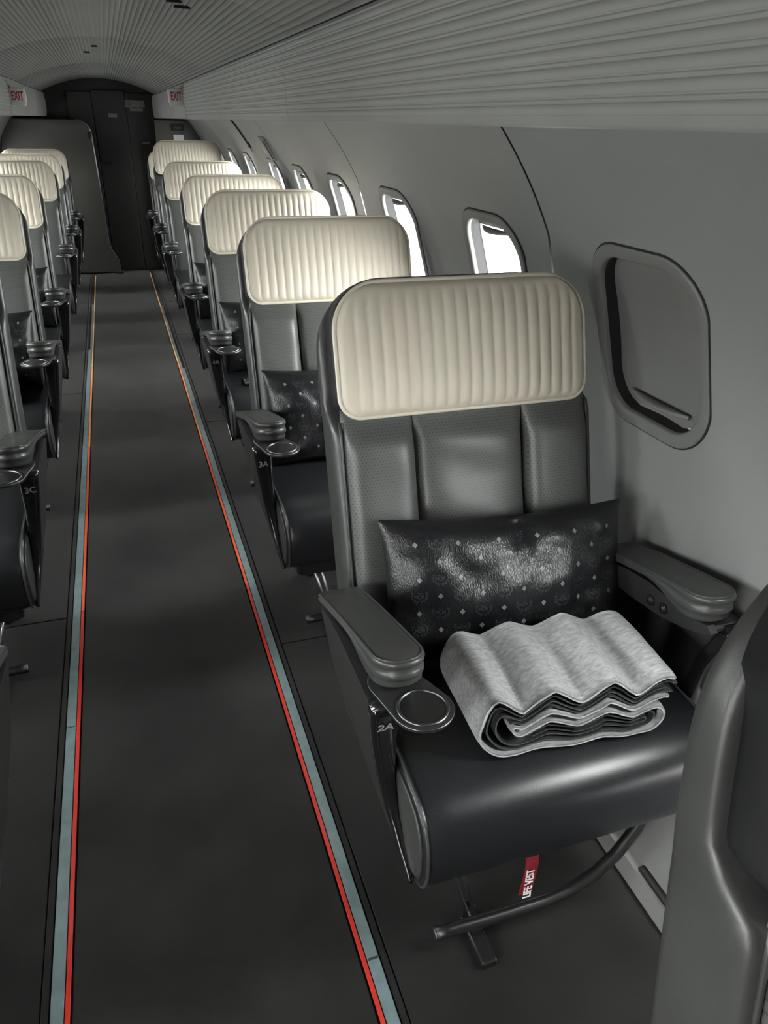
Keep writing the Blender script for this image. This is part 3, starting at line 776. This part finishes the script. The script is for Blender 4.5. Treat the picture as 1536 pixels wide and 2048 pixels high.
            # control plate below the cap on the inner side, with two round buttons
            q = MB(); pol = [(-.14, .628), (-.22, .650), (-.30, .664), (-.36, .664), (-.42, .662), (-.475, .674), (-.490, .664), (-.465, .648), (-.41, .628), (-.35, .612), (-.25, .598), (-.14, .592)]
            q.rings([[(x, y, z) for y, z in pol] for x in (.304, .2905, .288)]); pl = mk(q, 'control_plate', PLASTIC, e, sharp=45)
            for by, bz in ((-.318, .630), (-.358, .636)):
                q = MB(); q.rings([[(x, by+r*math.cos(a*math.pi/10), bz+r*math.sin(a*math.pi/10)) for a in range(20)] for x, r in ((.290, .0115), (.284, .011), (.282, .009), (.2835, .0075), (.281, .006))][::-1]); mk(q, 'button', BLACKP, pl)
            q = MB(); q.rbox((.326, -.440, .662), (.034, .040, .008), .005); mk(q, 'arm_bracket', PLASTIC, e, smooth=False)
    return e

LEAN[:] = [8.6, .17]; upright = seat(False); LEAN[:] = [17.0, .145]
proto_r = seat(False); proto_l = seat(True)
GRP = 'single seats along the aisle'
def place(proto, first, x, y, label):
    o = proto if first else copy_tree(proto)
    o.location = (x, y, 0); tag(o, label, 'seat', GRP); return o
ordR = ['seat at the lower right corner, nearest the camera, mostly cropped',
        'grey leather seat marked 2A holding a pillow and folded grey blanket',
        'seat directly behind the seat with the blanket, right of the aisle',
        'third seat counted from the blanket seat, right of the aisle',
        'fourth seat counted from the blanket seat, right of the aisle',
        'fifth seat counted from the blanket seat, right of the aisle',
        'seat with its pleated headrest raised, right of the aisle',
        'last seat right of the aisle, against the dark divider']
RS = []; LS = []
for i, y in enumerate(ROWS): RS.append(place(proto_r if i else upright, i < 2, SEAT_X+(0 if i else .014), y+(0 if i else .030), ordR[i]))
ordL = [None, 'left aisle seat cut off at the lower left edge of the picture', 'left aisle seat with only its armrest and cushion front in view',
        'nearest left aisle seat whose headrest is in view, cut by the edge', 'second left aisle seat whose headrest is in view', 'third left aisle seat whose headrest is in view',
        'fourth left aisle seat, just before the last one', 'last seat left of the aisle, in front of the leather divider']
for i, y in enumerate(ROWS):
    if i == 0: LS.append(None); continue
    LS.append(place(proto_l, i == 1, -SEAT_X+.005, y, ordL[i]))
# raised headrest on the seventh right-hand seat
for c in RS[6].children:
    if c.name.startswith('headrest'): c.location = (0, .115*math.sin(TH), .115*math.cos(TH))
# seat numbers on the arm posts
def seat_no(s, txt, side):
    sg = 1 if side > 0 else -1
    text_obj(txt, .029, 'seat_number', GREYINK, s, frameM((-sg*.3500, -.4868, .612), (1, 0, 0), (0, -.34, 1)), .85, depth=.0004, bold=.0003)
seat_no(RS[1], '2A', 1); seat_no(RS[2], '3A', 1); seat_no(RS[3], '4A', 1); seat_no(LS[2], '3C', -1)
def belt(s):
    q = MB(); q.rbox((-.205, -.36, .4885), (.022, .030, .0025), .001); q.build('belt_strap', BLACKP, s, smooth=False)
    q = MB(); q.rbox((-.205, -.405, .494), (.024, .026, .006), .004); q.build('belt_buckle', CHROME, s, smooth=False)
belt(RS[3])
# life vest strap below seat 2A
def vest_strap():
    e = tag(empty('life_vest_strap', (SEAT_X-.058, ROWS[1], 0)), 'red LIFE VEST strap hanging below the blanket seat', 'strap')
    p = [(.012, -.515, .245), (.006, -.53, .21), (.0, -.535, .17), (.0, -.53, .13), (.01, -.515, .10)]
    b = MB()
    pts = []
    for i in range(len(p)-1):
        for j in range(5): pts.append(tuple(p[i][k]+(p[i+1][k]-p[i][k])*j/5 for k in range(3)))
    pts.append(p[-1])
    b.rings([[(x+dx, y+dy, z) for dx, dy in ((-.014, 0), (.014, 0), (.014, .0025), (-.014, .0025))] for x, y, z in pts]); b.build('strap', REDTAPE, e, smooth=False)
    text_obj('LIFE VEST', .025, 'lettering', WHITEINK, e, frameM((.0, -.5372, .165), (0, 0, 1), (-1, 0, 0)), .82, depth=.0006, bold=.0003)
vest_strap()

# ------------------------------------------------------------------ pillows
PHW, PHH, PD = .280, .158, .072
def pil(s, t, side):
    x = PHW*s*(1-.045*(1-t*t)*abs(s)**3); z = PHH*t*(1-.10*(1-s*s)*abs(t)**3)
    k = max((1-s*s)*(1-t*t), 0)
    d = PD*k**.50
    if side > 0:
        wr = noise.noise(Vector((s*3.0, t*2.2, 1.3)))*.010+noise.noise(Vector((s*7, t*4.5, 4.3)))*.004
        fold = -.020*math.exp(-((s-.06)/.07)**2)*math.exp(-((t-.85)/.35)**2)
        d += (wr+fold)*min(1, k*4)
    return Vector((x, -d if side > 0 else d*.55, z))
def strokes_logo():
    """small wreath emblem with the letters M C M and ribbons: line strokes in millimetres"""
    L = []
    M_ = [(0, 0), (0, 6), (2.2, 2.2), (4.4, 6), (4.4, 0)]
    C_ = [(4, 5), (2.6, 6), (.8, 5.3), (0, 3), (.8, .7), (2.6, 0), (4, 1)]
    for x0, gl in ((-8.5, M_), (-2.6, C_), (2.9, M_)): L.append([(x0+a, -2+bb) for a, bb in gl])
    for s in (-1, 1):
        L.append([(s*10.5, 8), (s*12.6, 4.5), (s*12.8, .5), (s*11, -3.5), (s*7, -6.5), (s*1.5, -8)])
        L.append([(s*10.2, 6), (s*14.6, 7.5)]); L.append([(s*11.5, 2), (s*15.2, 3)]); L.append([(s*10.5, -2.5), (s*14.2, -2.8)]); L.append([(s*6.5, -5.5), (s*9.5, -8.6)])
        L.append([(s*1.5, -8), (s*6, -11.5)])
    L.append([(-4, 6.5), (4, 6.5)])
    return L
def pillow_proto():
    e = empty('lumbar_pillow')
    b = MB()
    b.grid(lambda u, v: pil(math.sin((2*u-1)*math.pi/2)*.35+(2*u-1)*.65, math.sin((2*v-1)*math.pi/2)*.35+(2*v-1)*.65, 1), 72, 48)
    o = len(b.v); b2 = MB(); b2.grid(lambda u, v: pil(math.sin((2*u-1)*math.pi/2)*.35+(2*u-1)*.65, math.sin((2*v-1)*math.pi/2)*.35+(2*v-1)*.65, -1), 36, 24)
    b.add(b2.v, b2.f, flip=True)
    body = b.build('pillow_body', PILLOW, e)
    logo = strokes_logo()
    bd = MB(); bl = MB()
    def P(x, z):
        p = pil(x/PHW, z/PHH, 1); return p+Vector((0, -.0011, 0))
    for r in range(-4, 5):
        for c in range(-6, 7):
            x0, z0 = c*.0445+.004, r*.0355
            if abs(x0) > PHW-.022 or abs(z0) > PHH-.018: continue
            if (r+c) % 2 == 0:
                h = .0062
                bd.add([P(x0-h*.9, z0), P(x0, z0-h), P(x0+h*.9, z0), P(x0, z0+h), P(x0, z0)], [(0, 1, 4), (1, 2, 4), (2, 3, 4), (3, 0, 4)])
            else:
                for st in logo:
                    for (ax, az), (bx, bz) in zip(st[:-1], st[1:]):
                        ax_, az_, bx_, bz_ = [q*.00125 for q in (ax, az, bx, bz)]
                        dx, dz = bx_-ax_, bz_-az_; Ln = math.hypot(dx, dz) or 1; w = .0008
                        nx, nz = -dz/Ln*w, dx/Ln*w
                        bl.add([P(x0+ax_+nx, z0+az_+nz), P(x0+ax_-nx, z0+az_-nz), P(x0+bx_-nx, z0+bz_-nz), P(x0+bx_+nx, z0+bz_+nz)], [(0, 1, 2, 3)])
    o = bd.build('printed_diamonds', PRINT, body); o['kind'] = 'stuff'
    o = bl.build('printed_emblems', PRINT2, body); o['kind'] = 'stuff'
    return e
pp0 = pillow_proto()
PL = (.035, -.168, .632)
def put_pillow(i, side, first, label, dx=0, rz=0, tilt=-20):
    o = pp0 if first else copy_tree(pp0)
    sx = SEAT_X if side > 0 else -SEAT_X+.005
    o.location = (sx+PL[0]*side*0+dx, ROWS[i]+PL[1], PL[2]); o.rotation_euler = (math.radians(tilt), 0, rz)
    tag(o, label, 'pillow', 'black leather pillows on the seats'); return o
PNAMES = {1: 'black patterned leather pillow behind the folded grey blanket', 2: 'black patterned pillow on the seat directly behind the blanket seat',
          3: 'black pillow on the third right seat counted from the blanket seat', 4: 'black pillow on the fourth right seat counted from the blanket seat'}
first = True
for i in (1, 2, 3, 4):
    o = put_pillow(i, 1, first, PNAMES[i], dx=(.03 if i == 1 else .0), rz=math.radians(-1.5 if i == 1 else 1)); first = False
    if i == 1: o.rotation_euler = (math.radians(-20), math.radians(2.0), math.radians(-2))
for i, nm in ((3, 'black pillow on the nearest left aisle seat with a visible headrest'), (4, 'black pillow on the second left aisle seat with a visible headrest')):
    put_pillow(i, -1, False, nm)

# ------------------------------------------------------------------ folded blanket
def blanket(loc, rz, label, sc=1.0):
    e = tag(empty('folded_blanket', loc, rz), label, 'blanket', None); e.scale = (sc, sc, sc)
    def wave(x, z):
        A = .002+.017*min(max(z/.115, 0), 1)
        t = (x+.055)/.112
        w = abs((t-math.floor(t))-.5)*4-1          # triangle wave, peak at t = 0
        w = .75*w+.25*math.cos(2*math.pi*t)
        fadeR = 1-.55*sstep(.06, .2, x)
        return A*w*fadeR
    def arcp(cx, z0, z1, side, n=10):
        r = abs(z1-z0)/2; cz = (z0+z1)/2; out = []
        for k in range(1, n):
            a = math.pi*k/n
            zz = z0+(z1-z0)*(1-math.cos(a))/2
            out.append((cx+side*min(r, .05)*math.sin(a), zz))
        return out
    def line(x0, x1, z, n=44): return [(x0+(x1-x0)*k/n, z) for k in range(n+1)]
    L1 = line(.178, -.118, .078) + arcp(-.118, .078, .060, -1, 6) + line(-.118, .150, .060) + arcp(.150, .060, .006, 1) + line(.150, -.140, .006) + arcp(-.140, .006, .120, -1, 14) + line(-.140, .182, .120)
    D1 = line(.192, -.132, .107) + arcp(-.132, .107, .018, -1, 12) + line(-.132, .144, .018) + arcp(.144, .018, .049, 1, 8) + line(.144, -.100, .049)
    D2 = line(.170, -.126, .096) + arcp(-.126, .096, .028, -1, 10) + line(-.126, .138, .028) + arcp(.138, .028, .038, 1, 6) + line(.138, -.085, .038)
    D3 = line(.186, -.122, .088) + arcp(-.122, .088, .069, -1, 8)[:4]
    def ribbon(poly, th, name, m, y0, y1, seed):
        P = [(x, z+wave(x, z)) for x, z in poly]; flat = poly; n = len(P); b = MB(); ny = 16
        nrm = []
        for i in range(n):
            a = P[max(i-1, 0)]; c = P[min(i+1, n-1)]; d = (c[0]-a[0], c[1]-a[1]); Ln = math.hypot(*d) or 1; nrm.append((-d[1]/Ln, d[0]/Ln))
        rings = []
        for j in range(ny+1):
            t = j/ny; y = y0+(y1-y0)*t
            ed = th/2 if 0 < j < ny else th/2*.55
            ring = []
            def off(i, s):
                x, z = P[i]; nx, nz = nrm[i]; zf = flat[i][1]
                z = zf+(z-zf)*(1-.45*t)*(1+.5*noise.noise(Vector((x*9, 3.3, .5))))
                k = noise.noise(Vector((x*14+seed, y*9, z*20)))*.0035*t
                return (x+nx*ed*s+noise.noise(Vector((seed, y*7, z*9)))*.010*t, y+.004*noise.noise(Vector((x*18, seed*3.1, z*30))), z+nz*ed*s+k+.004*t*math.sin(x*9+1))
            for i in range(n): ring.append(off(i, 1))
            for i in reversed(range(n)): ring.append(off(i, -1))
            rings.append(ring)
        b.rings(rings[::-1], False, False)
        m_ = 2*n
        for base, fl in ((0, True), (ny*m_, False)):   # end faces between the two sides
            for i in range(n-1):
                f = (base+i, base+i+1, base+m_-2-i, base+m_-1-i)
                b.f.append(f if fl else tuple(reversed(f)))
        return b.build(name, m, e)
    ribbon(L1, .0095, 'fleece_layer', FLEECE, -.125, .092, 1.0)
    ribbon(D1, .0055, 'lining_layer', LINING, -.121, .09, 2.0)
    ribbon(D2, .0055, 'lining_layer', LINING, -.120, .088, 3.0)
    ribbon(D3, .005, 'lining_layer', LINING, -.121, .088, 4.0)
    return e
blanket((.688, .985, .4865), math.radians(-5), 'folded light grey fleece blanket with dark lining on the nearest whole seat')
blanket((-SEAT_X+.02, ROWS[3]-.36, .4865), math.radians(4), 'folded grey blanket on a left seat, partly hidden at the picture edge', .9)
